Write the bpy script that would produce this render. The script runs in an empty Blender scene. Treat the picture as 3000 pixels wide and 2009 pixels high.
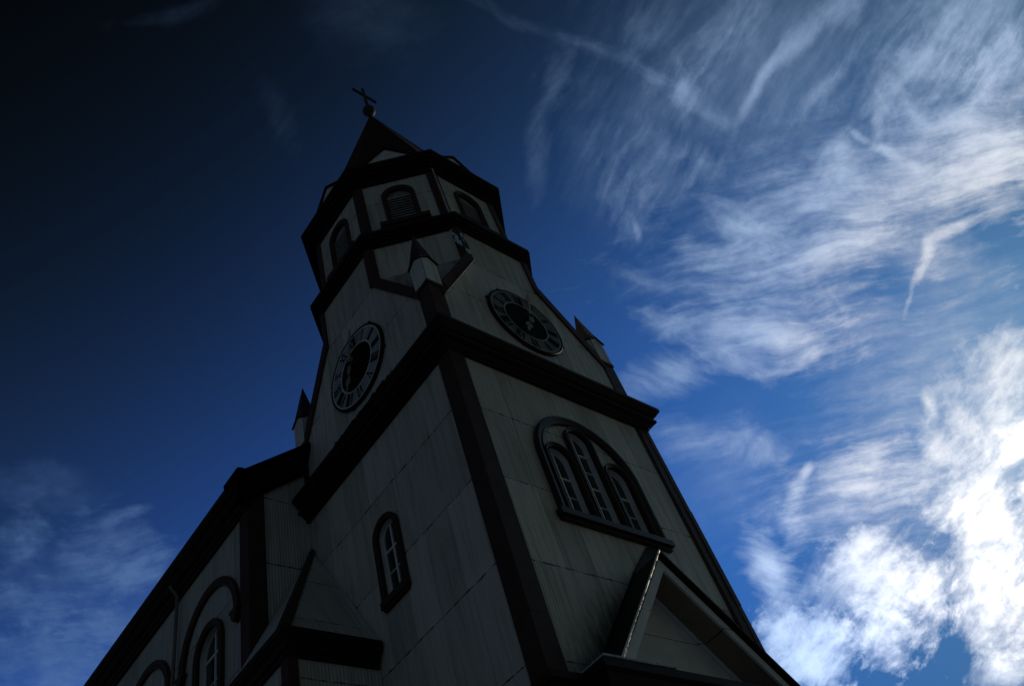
import bpy, bmesh, math, random
from mathutils import Vector, Matrix
from mathutils.geometry import tessellate_polygon

# ------------------------------------------------------------------ camera
scene = bpy.context.scene
C = scene.collection
cam_data = bpy.data.cameras.new("camera")
cam = bpy.data.objects.new("camera", cam_data)
C.objects.link(cam)
RIGHT = Vector((0.76463566, -0.59283537, -0.25274205))
UP = Vector((-0.34025351, -0.70442121, 0.62291116))
BACK = Vector((-0.54732062, -0.39030371, -0.74033989))
m3 = Matrix((RIGHT, UP, BACK)).transposed()
cam.matrix_world = Matrix.Translation(Vector((-8.91568, -8.00443, 1.6))) @ m3.to_4x4()
cam_data.sensor_fit = 'HORIZONTAL'
cam_data.sensor_width = 36.0
cam_data.lens = 36.0 * 2416.33 / 3000.0
cam_data.clip_start = 0.1
cam_data.clip_end = 6000.0
scene.camera = cam

# ------------------------------------------------------------------ light
SUN_EL = math.radians(23.0)
SUN_AZ = math.radians(0.4)          # measured from +X towards +Y
S = Vector((math.cos(SUN_EL) * math.cos(SUN_AZ), math.cos(SUN_EL) * math.sin(SUN_AZ), math.sin(SUN_EL)))
sun_data = bpy.data.lights.new("sun", 'SUN')
sun_data.energy = 2.4
sun_data.angle = math.radians(0.53)
sun_data.color = (1.0, 0.90, 0.76)
sun = bpy.data.objects.new("sun", sun_data)
C.objects.link(sun)
sun.rotation_euler = S.to_track_quat('Z', 'Y').to_euler()
sun.location = (60, 0, 60)

scene.view_settings.view_transform = 'Standard'
scene.view_settings.look = 'None'
scene.view_settings.exposure = -1.0
scene.view_settings.gamma = 1.0
scene.view_settings.use_curve_mapping = False

# ------------------------------------------------------------------ sky
world = bpy.data.worlds.new("World")
scene.world = world
world.use_nodes = True
wt = world.node_tree
for n in list(wt.nodes):
    wt.nodes.remove(n)


class NT:
    """tiny helper that chains shader nodes"""
    def __init__(self, tree):
        self.t = tree
    def node(self, kind, **props):
        n = self.t.nodes.new(kind)
        for k, v in props.items():
            setattr(n, k, v)
        return n
    def put(self, sock, val):
        if val is None:
            return
        if isinstance(val, bpy.types.NodeSocket):
            self.t.links.new(val, sock)
        else:
            sock.default_value = val
    def m(self, op, a, b=None, c=None, clamp=False):
        n = self.node('ShaderNodeMath', operation=op)
        n.use_clamp = clamp
        for i, v in enumerate((a, b, c)):
            self.put(n.inputs[i], v)
        return n.outputs[0]
    def v(self, op, a, b=None, s=None):
        n = self.node('ShaderNodeVectorMath', operation=op)
        self.put(n.inputs[0], a)
        if b is not None:
            self.put(n.inputs[1], b)
        if s is not None:
            self.put(n.inputs['Scale'], s)
        return n.outputs['Value'] if op in ('DOT_PRODUCT', 'LENGTH') else n.outputs[0]
    def xyz(self, x=0.0, y=0.0, z=0.0):
        n = self.node('ShaderNodeCombineXYZ')
        for i, v in enumerate((x, y, z)):
            self.put(n.inputs[i], v)
        return n.outputs[0]
    def sep(self, vec):
        n = self.node('ShaderNodeSeparateXYZ')
        self.put(n.inputs[0], vec)
        return n.outputs
    def noise(self, vec, scale=1.0, detail=3.0, rough=0.5, lac=2.0, dist=0.0, dims='3D', out=0):
        n = self.node('ShaderNodeTexNoise', noise_dimensions=dims)
        self.put(n.inputs['Vector'], vec)
        self.put(n.inputs['Scale'], scale)
        self.put(n.inputs['Detail'], detail)
        self.put(n.inputs['Roughness'], rough)
        self.put(n.inputs['Lacunarity'], lac)
        self.put(n.inputs['Distortion'], dist)
        return n.outputs[out]
    def rng(self, val, a, b, c=0.0, d=1.0, smooth=True):
        n = self.node('ShaderNodeMapRange', interpolation_type='SMOOTHSTEP' if smooth else 'LINEAR')
        n.clamp = True
        for i, v in enumerate((val, a, b, c, d)):
            self.put(n.inputs[i], v)
        return n.outputs[0]
    def mix(self, fac, a, b, blend='MIX'):
        n = self.node('ShaderNodeMix', data_type='RGBA', blend_type=blend)
        n.clamp_factor = True
        self.put(n.inputs[0], fac)
        self.put(n.inputs[6], a)
        self.put(n.inputs[7], b)
        return n.outputs[2]


W = NT(wt)
D = W.v('SCALE', W.node('ShaderNodeNewGeometry').outputs['Incoming'], s=-1.0)
sky = W.node('ShaderNodeTexSky', sky_type='NISHITA')
sky.sun_disc = False
sky.sun_elevation = SUN_EL
sky.sun_rotation = math.pi / 2 - SUN_AZ
sky.altitude = 60.0
sky.air_density = 1.0
sky.dust_density = 0.3
sky.ozone_density = 4.0

cosang = W.v('DOT_PRODUCT', D, tuple(S))
dsep = W.sep(D)
# polarised, deeply filtered blue: the tint depends only on the direction in the sky
s_ = W.m('MINIMUM', W.m('MAXIMUM', cosang, 0.25), 1.0)
z_ = W.m('MINIMUM', W.m('MAXIMUM', dsep[2], 0.15), 1.0)
t_ = W.m('MINIMUM', W.m('MAXIMUM', dsep[1], -0.4), 0.9)
terms = [s_, W.m('MULTIPLY', s_, s_), z_, W.m('MULTIPLY', z_, z_), t_, W.m('MULTIPLY', s_, z_), W.m('MULTIPLY', s_, t_)]
FIT = [[0.2878, 0.4435, -0.6306], [0.6077, 0.2081, 2.4431], [-2.9969, -2.2616, -3.2537], [-0.5581, -1.2683, -2.6223], [-4.4582, -4.7274, -4.3269], [0.6045, 1.3597, 3.4395], [6.2537, 7.606, 9.0452], [-1.5927, -1.534, -2.6642]]
chan = []
for c in range(3):
    acc = FIT[0][c]
    for k, tm in enumerate(terms):
        acc = W.m('MULTIPLY_ADD', tm, FIT[k + 1][c], acc)
    chan.append(W.m('EXPONENT', W.m('MINIMUM', acc, 1.6)))
tint = W.xyz(*chan)
away = W.rng(cosang, -0.05, 0.28)                      # the far half of the sky is hazier and more neutral
skycol = W.v('MULTIPLY', sky.outputs[0], tint)
skycol = W.mix(away, W.v('MULTIPLY', sky.outputs[0], (0.60, 0.565, 0.50)), skycol)


# wind-combed cirrus, charted on a tangent plane of the sky dome (world fixed)
AX = (0.56745494, 0.3545852, 0.74314483)
E1 = (0.52991926, -0.8480481, 0.0)
E2 = (-0.63022255, -0.39380676, 0.66913061)
den = W.m('MAXIMUM', W.v('DOT_PRODUCT', D, AX), 0.05)
q = W.xyz(W.m('DIVIDE', W.v('DOT_PRODUCT', D, E1), den), W.m('DIVIDE', W.v('DOT_PRODUCT', D, E2), den), 1.0)
w1 = W.v('SUBTRACT', W.noise(q, 5.0, 2.0, 0.5, out=1), (0.5, 0.5, 0.5))
w2 = W.v('SUBTRACT', W.noise(q, 24.0, 3.0, 0.6, out=1), (0.5, 0.5, 0.5))
warp = W.v('ADD', W.v('SCALE', w1, s=0.06), W.v('SCALE', w2, s=0.009))
qw = W.v('ADD', q, W.v('MULTIPLY', warp, (1.0, 1.0, 0.0)))
# centre x, y, half length vector, half width vector (chart units), weight, filament field, edge raggedness, base density
CLOUDS = [
    (0.1285, 0.3471, 0.0570, -0.0589, -0.0056, -0.0055, 0.06, 2, 0.60, 0.40),
    (0.2174, 0.2514, 0.0382, -0.0484, -0.0073, -0.0058, 0.13, 2, 0.50, 0.40),
    (0.2788, 0.1662, 0.0377, -0.0552, -0.0085, -0.0059, 0.22, 2, 0.50, 0.35),
    (0.1384, 0.2614, -0.0306, -0.0289, -0.0079, 0.0085, 0.17, 0, 0.40, 0.40),
    (0.0831, 0.1947, -0.0268, -0.0426, -0.0107, 0.0068, 0.13, 0, 0.40, 0.40),
    (0.3528, 0.1442, 0.0332, 0.0202, 0.0035, -0.0058, 0.62, 0, 0.20, 0.70),
    (0.4132, 0.1715, 0.0384, 0.0132, 0.0030, -0.0089, 0.62, 0, 0.20, 0.60),
    (0.4799, 0.1912, 0.0350, 0.0090, 0.0036, -0.0141, 0.45, 0, 0.30, 0.50),
    (0.3564, 0.2242, 0.0566, 0.0247, 0.0103, -0.0240, 0.30, 0, 0.40, 0.35),
    (0.2704, 0.2105, 0.0328, 0.0219, 0.0092, -0.0140, 0.18, 0, 0.40, 0.40),
    (0.2728, 0.1719, 0.0200, 0.0251, 0.0097, -0.0079, 0.26, 0, 0.40, 0.40),
    (0.2569, 0.2687, 0.0354, 0.0148, 0.0112, -0.0266, 0.15, 0, 0.40, 0.30),
    (0.3996, 0.2008, 0.1715, -0.0271, -0.0140, -0.0977, 0.20, 0, 0.15, 0.60),
    (0.4203, 0.1152, 0.0355, 0.0162, 0.0036, -0.0081, 0.40, 0, 0.30, 0.50),
    (0.3538, 0.1308, 0.0904, 0.0119, 0.0090, -0.0673, 0.16, 0, 0.20, 0.50),
    (0.5821, 0.0885, 0.0984, 0.0329, 0.0270, -0.0836, 0.36, 0, 0.35, 0.35),
    (0.5501, 0.0923, 0.0490, 0.0223, 0.0125, -0.0284, 0.30, 0, 0.40, 0.40),
    (0.6087, 0.0617, 0.0452, 0.0268, 0.0101, -0.0179, 0.55, 0, 0.50, 0.30),
    (0.5074, 0.0841, 0.0450, 0.0130, 0.0084, -0.0300, 0.30, 3, 0.45, 0.40),
    (0.6393, 0.0557, 0.0329, 0.0241, 0.0234, -0.0336, 0.40, 0, 0.30, 0.50),
    (0.6232, 0.1314, 0.0699, -0.0050, -0.0028, -0.0463, 0.45, 0, 0.25, 0.60),
    (0.4427, 0.0494, 0.0083, -0.0159, -0.0050, -0.0027, 0.55, 0, 0.50, 0.50),
    (0.4594, 0.0210, 0.0120, -0.0171, -0.0054, -0.0039, 0.55, 1, 0.50, 0.50),
    (0.4865, -0.0060, 0.0193, -0.0131, -0.0036, -0.0056, 0.60, 1, 0.20, 0.60),
    (0.4691, 0.0550, -0.0158, -0.0226, -0.0058, 0.0042, 0.45, 0, 0.30, 0.50),
    (0.4175, 0.0464, -0.0087, -0.0131, -0.0059, 0.0041, 0.40, 0, 0.30, 0.50),
    (0.5085, 0.0493, 0.0054, -0.0254, -0.0079, -0.0017, 0.35, 2, 0.30, 0.50),
    (0.5393, 0.0120, 0.0551, -0.0202, -0.0102, -0.0293, 0.45, 1, 0.35, 0.40),
    (0.4043, 0.0297, 0.0386, 0.0106, 0.0060, -0.0226, 0.42, 0, 0.40, 0.40),
    (0.5755, -0.0135, 0.0317, -0.0291, -0.0337, -0.0385, 0.45, 1, 0.25, 0.50),
    (0.4150, -0.0097, 0.2043, -0.0095, -0.0036, -0.0833, 0.36, 1, 0.30, 0.45),
    (0.4632, -0.0151, 0.1448, -0.0277, -0.0056, -0.0307, 0.32, 1, 0.30, 0.45),
    (0.5312, -0.0497, 0.0849, 0.0030, 0.0007, -0.0218, 0.50, 1, 0.30, 0.50),
    (0.5616, -0.0440, 0.0607, 0.0114, 0.0050, -0.0280, 0.55, 1, 0.20, 0.60),
    (0.4970, -0.0951, 0.0348, -0.0033, -0.0007, -0.0078, 0.60, 1, 0.30, 0.50),
    (0.5610, -0.0950, 0.0314, 0.0081, 0.0034, -0.0141, 0.45, 1, 0.30, 0.50),
    (0.4496, -0.1017, -0.0107, -0.0108, -0.0054, 0.0056, 0.60, 0, 0.40, 0.50),
    (0.4289, -0.1222, -0.0135, -0.0138, -0.0043, 0.0044, 0.45, 0, 0.40, 0.50),
    (0.4091, -0.1488, -0.0094, -0.0172, -0.0027, 0.0015, 0.25, 0, 0.40, 0.50),
    (0.2744, 0.0056, 0.0332, -0.0399, -0.0166, -0.0142, 0.45, 2, 0.35, 0.45),
    (0.2738, 0.0044, 0.0286, -0.0248, -0.0074, -0.0087, 0.35, 2, 0.35, 0.50),
    (0.2404, -0.0190, 0.0586, -0.0344, -0.0109, -0.0191, 0.40, 1, 0.35, 0.40),
    (0.3530, -0.0655, 0.0607, -0.0095, -0.0039, -0.0258, 0.60, 1, 0.30, 0.50),
    (0.3783, -0.0657, 0.0260, -0.0049, -0.0030, -0.0164, 0.40, 1, 0.20, 0.60),
    (0.2468, -0.0552, 0.1190, -0.0521, -0.0134, -0.0313, 0.24, 1, 0.30, 0.40),
    (0.3607, -0.0044, 0.0575, -0.0354, -0.0200, -0.0335, 0.32, 1, 0.30, 0.45),
    (0.4454, -0.1040, 0.0544, -0.0538, -0.0249, -0.0262, 0.20, 1, 0.20, 0.50),
    (0.1556, 0.0970, -0.0158, -0.0534, -0.0276, 0.0084, 0.24, 0, 0.40, 0.30),
    (0.1463, 0.0579, -0.0042, -0.0154, -0.0045, 0.0013, 0.30, 0, 0.30, 0.50),
    (0.2536, 0.0887, -0.0073, -0.0254, -0.0199, 0.0059, 0.30, 0, 0.40, 0.35),
    (0.2100, 0.1092, -0.0124, -0.0462, -0.0301, 0.0084, 0.22, 0, 0.35, 0.40),
    (0.2735, 0.1860, -0.0052, -0.0177, -0.0109, 0.0034, 0.34, 0, 0.30, 0.50),
    (0.2151, 0.1645, 0.0291, -0.0368, -0.0405, -0.0326, 0.15, 0, 0.20, 0.50),
    (0.1406, 0.1590, -0.0230, -0.0819, -0.0302, 0.0088, 0.09, 0, 0.30, 0.40),
    (0.2287, -0.1205, 0.0776, -0.0429, -0.0120, -0.0221, 0.60, 1, 0.30, 0.50),
    (0.2429, -0.1270, 0.0477, -0.0205, -0.0057, -0.0135, 0.50, 1, 0.20, 0.60),
    (0.1936, -0.1348, 0.0325, -0.0293, -0.0091, -0.0102, 0.45, 2, 0.35, 0.45),
    (0.2585, -0.1616, 0.0418, -0.0018, -0.0004, -0.0089, 0.55, 1, 0.35, 0.40),
    (0.1371, -0.0697, 0.0262, -0.0309, -0.0112, -0.0096, 0.34, 2, 0.35, 0.40),
    (0.1271, 0.0030, 0.0266, -0.0239, -0.0059, -0.0067, 0.20, 2, 0.35, 0.40),
    (0.2553, -0.0995, 0.0855, -0.0250, -0.0080, -0.0277, 0.28, 1, 0.35, 0.40),
    (0.3486, -0.1568, 0.0464, -0.0098, -0.0054, -0.0256, 0.18, 1, 0.30, 0.40),
    (0.1041, -0.1170, 0.0484, -0.0076, -0.0038, -0.0240, 0.36, 2, 0.35, 0.40),
    (0.1345, -0.1135, 0.0318, -0.0059, -0.0029, -0.0156, 0.25, 2, 0.35, 0.40),
    (0.1138, -0.1969, 0.0514, -0.0262, -0.0108, -0.0212, 0.28, 1, 0.40, 0.35),
    (0.1713, -0.2347, 0.0300, -0.0223, -0.0125, -0.0170, 0.34, 3, 0.40, 0.35),
    (0.2226, -0.2898, -0.0060, -0.0089, -0.0060, 0.0041, 0.75, 0, 0.20, 0.60),
    (0.2074, -0.3089, -0.0104, -0.0156, -0.0103, 0.0070, 0.60, 1, 0.30, 0.45),
    (0.1856, -0.3484, -0.0145, -0.0283, -0.0157, 0.0081, 0.45, 1, 0.40, 0.35),
    (0.2574, -0.3344, 0.0888, -0.0170, -0.0087, -0.0439, 0.42, 1, 0.30, 0.40),
    (0.2823, -0.3168, 0.0441, -0.0026, -0.0017, -0.0236, 0.32, 1, 0.35, 0.40),
    (0.3795, -0.2774, -0.0061, -0.0173, -0.0082, 0.0029, 0.60, 0, 0.30, 0.50),
    (0.3648, -0.3167, -0.0052, -0.0293, -0.0132, 0.0023, 0.60, 0, 0.30, 0.50),
    (0.4298, -0.3462, 0.0724, 0.0676, 0.0428, -0.0479, 0.85, 3, 0.40, 0.35),
    (0.4632, -0.3585, 0.0268, 0.0165, 0.0078, -0.0134, 2.00, 3, 0.30, 0.60),
    (0.4922, -0.2744, 0.0291, 0.0153, 0.0137, -0.0277, 0.50, 0, 0.35, 0.45),
    (0.3811, -0.4046, 0.0275, -0.0325, -0.0313, -0.0276, 0.60, 3, 0.35, 0.45),
    (0.3852, -0.4582, 0.0408, -0.0154, -0.0205, -0.0540, 1.25, 3, 0.35, 0.42),
    (0.3660, -0.5389, 0.0450, 0.0318, 0.0273, -0.0407, 1.10, 3, 0.40, 0.40),
    (0.3412, -0.4875, 0.0316, 0.0205, 0.0114, -0.0185, 0.50, 0, 0.40, 0.40),
    (0.1265, -0.3843, 0.0010, -0.0484, -0.0252, -0.0009, 0.75, 2, 0.35, 0.50),
    (0.1280, -0.3777, 0.0035, -0.0335, -0.0104, -0.0012, 0.50, 2, 0.30, 0.50),
    (0.1103, -0.3756, 0.0178, -0.0051, -0.0024, -0.0081, 0.40, 3, 0.40, 0.50),
    (0.1160, -0.4392, 0.0193, -0.0144, -0.0133, -0.0179, 0.60, 3, 0.35, 0.50),
    (0.1172, -0.4936, 0.0520, -0.0244, -0.0195, -0.0408, 2.20, 3, 0.50, 0.40),
    (0.2432, -0.4669, 0.0346, -0.0618, -0.0444, -0.0261, 0.95, 3, 0.55, 0.30),
    (0.2142, -0.5061, 0.0440, 0.0095, 0.0074, -0.0387, 1.10, 3, 0.60, 0.30),
    (0.2358, -0.4013, 0.0341, 0.0064, 0.0031, -0.0186, 0.80, 3, 0.50, 0.40),
    (0.2852, -0.4740, 0.0369, 0.0067, 0.0049, -0.0310, 0.80, 3, 0.50, 0.35),
    (0.3376, -0.3447, 0.1313, 0.0414, 0.0382, -0.1300, 0.14, 1, 0.30, 0.40),
    (0.4176, -0.2230, 0.1123, 0.0059, 0.0036, -0.0833, 0.16, 1, 0.20, 0.50),
    (0.1296, -0.2506, 0.0640, 0.0146, 0.0144, -0.0669, 0.14, 1, 0.20, 0.50),
    (0.3326, -0.6077, 0.0335, -0.0004, -0.0008, -0.0236, 0.80, 3, 0.35, 0.50),
    (0.2140, -0.4307, 0.0695, 0.0153, 0.0072, -0.0360, 0.60, 0, 0.35, 0.45),
    (-0.5725, 0.0073, 0.0324, -0.0056, -0.0015, -0.0080, 0.45, 4, 0.30, 0.50),
    (-0.6037, -0.0296, 0.0482, -0.0276, -0.0254, -0.0422, 0.55, 4, 0.50, 0.35),
    (-0.6980, 0.0307, 0.0109, -0.0289, -0.0368, -0.0132, 0.50, 4, 0.50, 0.35),
    (-0.6445, 0.0786, 0.0608, -0.0274, -0.0117, -0.0247, 0.25, 4, 0.30, 0.40),
    (-0.5814, -0.0665, 0.0440, -0.0167, -0.0085, -0.0213, 0.65, 4, 0.60, 0.35),
    (-0.6521, -0.1128, 0.0493, -0.0189, -0.0108, -0.0264, 0.80, 4, 0.60, 0.30),
    (-0.7306, -0.1291, 0.0667, -0.0415, -0.0244, -0.0369, 0.90, 4, 0.50, 0.35),
    (-0.7292, -0.0545, 0.0422, -0.0218, -0.0146, -0.0265, 0.60, 4, 0.60, 0.30),
    (-0.6500, -0.0628, 0.1045, -0.0646, -0.0360, -0.0552, 0.35, 4, 0.35, 0.35),
    (-0.2476, 0.5335, 0.0650, -0.0148, -0.0022, -0.0104, 0.04, 4, 0.50, 0.40),
    (-0.1802, 0.3651, 0.0051, -0.0464, -0.0160, -0.0015, 0.04, 0, 0.50, 0.40),
    (-0.0355, 0.4281, 0.0534, -0.0371, -0.0208, -0.0303, 0.07, 4, 0.20, 0.50),
    (0.5862, -0.4001, 0.0728, -0.0474, -0.0714, -0.1142, 1.60, 3, 0.20, 0.60),  # this and the two below: unseen clouds added to brighten the front wall
    (0.7152, -0.1330, 0.0655, -0.0873, -0.0790, -0.0632, 0.70, 1, 0.30, 0.50),
    (0.4826, -0.5965, 0.0861, 0.0190, 0.0194, -0.1019, 1.20, 3, 0.20, 0.50),
]
# combed filament fields, one per wind direction: (chart direction, length and width of the filaments)
FIELDS = []
iso = W.noise(qw, 26.0, 8.0, 0.64, 2.1, dims='2D')   # fine curdled detail shared by all of them
for k, (dx, dy, la, lc, det, mixk) in enumerate([
    (0.8358, 0.5491, 0.0637, 0.0159, 6.0, 0.40),
    (0.9827, -0.1850, 0.0637, 0.0138, 6.0, 0.38),
    (0.6864, -0.7272, 0.0531, 0.0127, 6.0, 0.38),
    (0.9184, 0.3957, 0.0340, 0.0181, 6.0, 0.50),
    (0.9674, -0.2531, 0.0478, 0.0181, 6.0, 0.40),
]):
    al = W.v('DOT_PRODUCT', qw, (dx / la, dy / la, 3.1 * k))
    ac = W.v('DOT_PRODUCT', qw, (-dy / lc, dx / lc, 1.7 * k))
    fibre = W.noise(W.xyz(al, ac, 0.0), 1.0, det, 0.60, 2.1, dims='2D')
    FIELDS.append(W.rng(W.m('MULTIPLY_ADD', fibre, 1.0 - mixk, W.m('MULTIPLY', iso, mixk)), 0.36, 0.66, smooth=False))
total = None
for i, (cx, cy, ax, ay, bx, by, wgt, fld, er, lo) in enumerate(CLOUDS):
    det = ax * by - ay * bx
    ua = (by / det, -bx / det, (-by * cx + bx * cy) / det)
    va = (-ay / det, ax / det, (ay * cx - ax * cy) / det)
    qi = qw
    if total is not None:                              # evaluate the streaks one after another
        vm = W.node('ShaderNodeVectorMath', operation='MULTIPLY_ADD')
        W.put(vm.inputs[0], total)
        vm.inputs[1].default_value = (1e-7, 1e-7, 0.0)
        W.put(vm.inputs[2], qw)
        qi = vm.outputs[0]
    u = W.v('DOT_PRODUCT', qi, ua)
    v = W.v('DOT_PRODUCT', qi, va)
    g = W.m('POWER', 0.36788, W.m('MULTIPLY_ADD', u, u, W.m('MULTIPLY', v, v)))
    F = FIELDS[fld]
    body = W.m('MAXIMUM', W.m('MULTIPLY_ADD', g, 1.0 + er, W.m('MULTIPLY_ADD', F, er, -er)), 0.0)
    tex = W.m('MULTIPLY_ADD', F, (1.0 - lo) * wgt, lo * wgt)
    total = W.m('MULTIPLY', body, tex) if total is None else W.m('MULTIPLY_ADD', body, tex, total)
front = W.rng(den, 0.08, 0.3)
total = W.m('MULTIPLY', total, front)
alpha = W.m('SUBTRACT', 1.0, W.m('EXPONENT', W.m('MULTIPLY', total, -1.0)))
ramp = W.node('ShaderNodeValToRGB')
W.put(ramp.inputs[0], cosang)
K = 1.0 / (0.06 * 2.0 ** -1.0)
stops = [(0.25, (0.062, 0.135, 0.32)), (0.60, (0.10, 0.185, 0.37)), (0.80, (0.23, 0.36, 0.59)), (0.90, (0.38, 0.52, 0.75)), (0.935, (0.54, 0.67, 0.90)), (0.975, (1.10, 1.08, 1.06))]
el = ramp.color_ramp.elements
while len(el) < len(stops):
    el.new(0.5)
for e_, (ps, c) in zip(el, stops):
    e_.position = ps
    e_.color = (c[0], c[1], c[2], 1.0)
ccol = W.v('SCALE', ramp.outputs[0], s=W.m('MULTIPLY', W.rng(dsep[2], 0.33, 0.58, 1.55, 1.0), K))
final = W.mix(alpha, skycol, ccol)
bg = W.node('ShaderNodeBackground')
W.put(bg.inputs['Color'], final)
bg.inputs['Strength'].default_value = 0.06
out = W.node('ShaderNodeOutputWorld')
wt.links.new(bg.outputs[0], out.inputs['Surface'])
world.cycles.sampling_method = 'MANUAL'
world.cycles.sample_map_resolution = 256

# ------------------------------------------------------------------ materials
def material(name):
    mt = bpy.data.materials.new(name)
    mt.use_nodes = True
    n = NT(mt.node_tree)
    b = mt.node_tree.nodes['Principled BSDF']
    return mt, n, b


def bump(n, b, h, dist, strength=1.0):
    bn = n.node('ShaderNodeBump')
    bn.inputs['Distance'].default_value = dist
    bn.inputs['Strength'].default_value = strength
    n.put(bn.inputs['Height'], h)
    n.t.links.new(bn.outputs[0], b.inputs['Normal'])


def cladding(name, base, seam0, pitch=0.076, seam_every=1.95, corr=0.0055, streak=0.5, moss=None, flip=0.0):
    """painted corrugated steel sheet: ribs, lap seams, nail heads, streaks of dirt; UV is in metres"""
    mt, n, b = material(name)
    uv = n.node('ShaderNodeUVMap').outputs[0]
    s = n.sep(uv)
    u, v = s[0], s[1]
    wob = n.m('MULTIPLY', n.m('SUBTRACT', n.noise(n.xyz(n.m('MULTIPLY', u, 1.3), v, flip), 1.0, 2.0), 0.5), 0.07)
    vv = n.m('DIVIDE', n.m('ADD', n.m('SUBTRACT', v, seam0), wob), seam_every)
    fr = n.m('FRACT', n.m('ADD', vv, 50.0))
    d = n.m('MULTIPLY', n.m('MINIMUM', fr, n.m('SUBTRACT', 1.0, fr)), seam_every)
    rag = n.noise(n.xyz(n.m('MULTIPLY', u, 5.0), n.m('MULTIPLY', v, 2.0), 3.0), 1.0, 4.0, 0.7)
    wid = n.m('MULTIPLY', n.rng(rag, 0.38, 0.74), 0.024)
    seam = n.m('SUBTRACT', 1.0, n.rng(n.m('SUBTRACT', d, wid), -0.004, 0.010))
    # vertical side laps
    fu = n.m('FRACT', n.m('ADD', n.m('DIVIDE', u, 0.81), 40.37))
    du = n.m('MULTIPLY', n.m('MINIMUM', fu, n.m('SUBTRACT', 1.0, fu)), 0.81)
    lapn = n.noise(n.xyz(n.m('MULTIPLY', u, 2.0), n.m('MULTIPLY', v, 0.7), 9.0), 1.0, 3.0)
    lap = n.m('MULTIPLY', n.m('SUBTRACT', 1.0, n.rng(du, 0.002, 0.012)), n.rng(lapn, 0.40, 0.62))
    # dirt that has run down the sheets
    st = n.noise(n.xyz(n.m('MULTIPLY', u, 7.0), n.m('MULTIPLY', v, 0.35), 1.0 + flip), 1.0, 5.0, 0.62)
    st2 = n.noise(n.xyz(n.m('MULTIPLY', u, 22.0), n.m('MULTIPLY', v, 0.9), 5.0 + flip), 1.0, 3.0, 0.6)
    blot = n.noise(n.xyz(u, v, 12.0 + flip), 0.55, 4.0, 0.55)
    grime = n.m('ADD', n.m('MULTIPLY', n.rng(st, 0.42, 0.72), streak), n.m('MULTIPLY', n.rng(st2, 0.5, 0.75), streak * 0.55))
    grime = n.m('ADD', grime, n.m('MULTIPLY', n.rng(blot, 0.45, 0.75), 0.18))
    spk = n.node('ShaderNodeTexVoronoi')
    n.put(spk.inputs['Vector'], n.xyz(u, v, 0.0))
    spk.inputs['Scale'].default_value = 2.1
    spot = n.m('SUBTRACT', 1.0, n.rng(spk.outputs['Distance'], 0.016, 0.045))
    col = n.mix(grime, base, (base[0] * 0.42, base[1] * 0.40, base[2] * 0.37, 1))
    wn = n.node('ShaderNodeTexWhiteNoise', noise_dimensions='2D')
    n.put(wn.inputs['Vector'], n.xyz(n.m('FLOOR', n.m('ADD', n.m('DIVIDE', u, 0.81), 40.37)), n.m('FLOOR', n.m('ADD', vv, 50.0)), 0.0))
    tone = n.m('MULTIPLY_ADD', wn.outputs['Value'], 0.26, 0.86)
    col = n.v('SCALE', col, s=tone)
    rust = n.rng(n.noise(n.xyz(n.m('MULTIPLY', u, 14.0), n.m('MULTIPLY', v, 5.0), 2.0), 1.0, 4.0, 0.7), 0.63, 0.74)
    near = n.m('SUBTRACT', 1.0, n.rng(d, 0.02, 0.34))
    col = n.mix(n.m('MULTIPLY', rust, n.m('MULTIPLY_ADD', near, 0.6, 0.08)), col, (0.16, 0.085, 0.05, 1))
    rib = n.m('SINE', n.m('MULTIPLY', u, 2 * math.pi / pitch))
    if moss:
        (x0, z0, x1, z1, wd) = moss      # black mould growing above the porch roof line
        ln = math.hypot(x1 - x0, z1 - z0)
        nx, nz = -(z1 - z0) / ln, (x1 - x0) / ln
        geo = n.node('ShaderNodeNewGeometry')
        ps = n.sep(geo.outputs['Position'])
        dist = n.m('ADD', n.m('MULTIPLY', n.m('SUBTRACT', ps[0], x0), nx), n.m('MULTIPLY', n.m('SUBTRACT', ps[2], z0), nz))
        ragm = n.noise(n.xyz(n.m('MULTIPLY', u, 9.0), n.m('MULTIPLY', v, 2.0), 4.0), 1.0, 5.0, 0.7)
        mm = n.m('SUBTRACT', 1.0, n.rng(n.m('ADD', dist, n.m('MULTIPLY', n.m('SUBTRACT', ragm, 0.5), 1.5)), -0.15, wd))
        low = n.m('SUBTRACT', 1.0, n.rng(ps[2], z1 - 1.1, z1 - 0.1))
        mm = n.m('MULTIPLY', n.m('MULTIPLY', mm, low), 0.88)
        col = n.mix(mm, col, (0.035, 0.03, 0.022, 1))
    col = n.mix(n.m('MAXIMUM', n.m('MULTIPLY', lap, 0.6), n.m('MULTIPLY', spot, 0.7)), col, (0.05, 0.047, 0.042, 1))
    col = n.mix(n.m('MULTIPLY', seam, 0.95), col, (0.022, 0.018, 0.015, 1))
    n.put(b.inputs['Base Color'], col)
    n.put(b.inputs['Roughness'], n.m('MULTIPLY_ADD', grime, 0.3, 0.48))
    b.inputs['Specular IOR Level'].default_value = 0.35
    h = n.m('ADD', n.m('MULTIPLY', rib, 0.5), n.m('MULTIPLY', seam, -0.6))
    h = n.m('ADD', h, n.m('MULTIPLY', n.noise(n.xyz(u, v, 0.0), 1.6, 2.0), 0.8))
    bump(n, b, h, corr, 1.0)
    return mt


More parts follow.
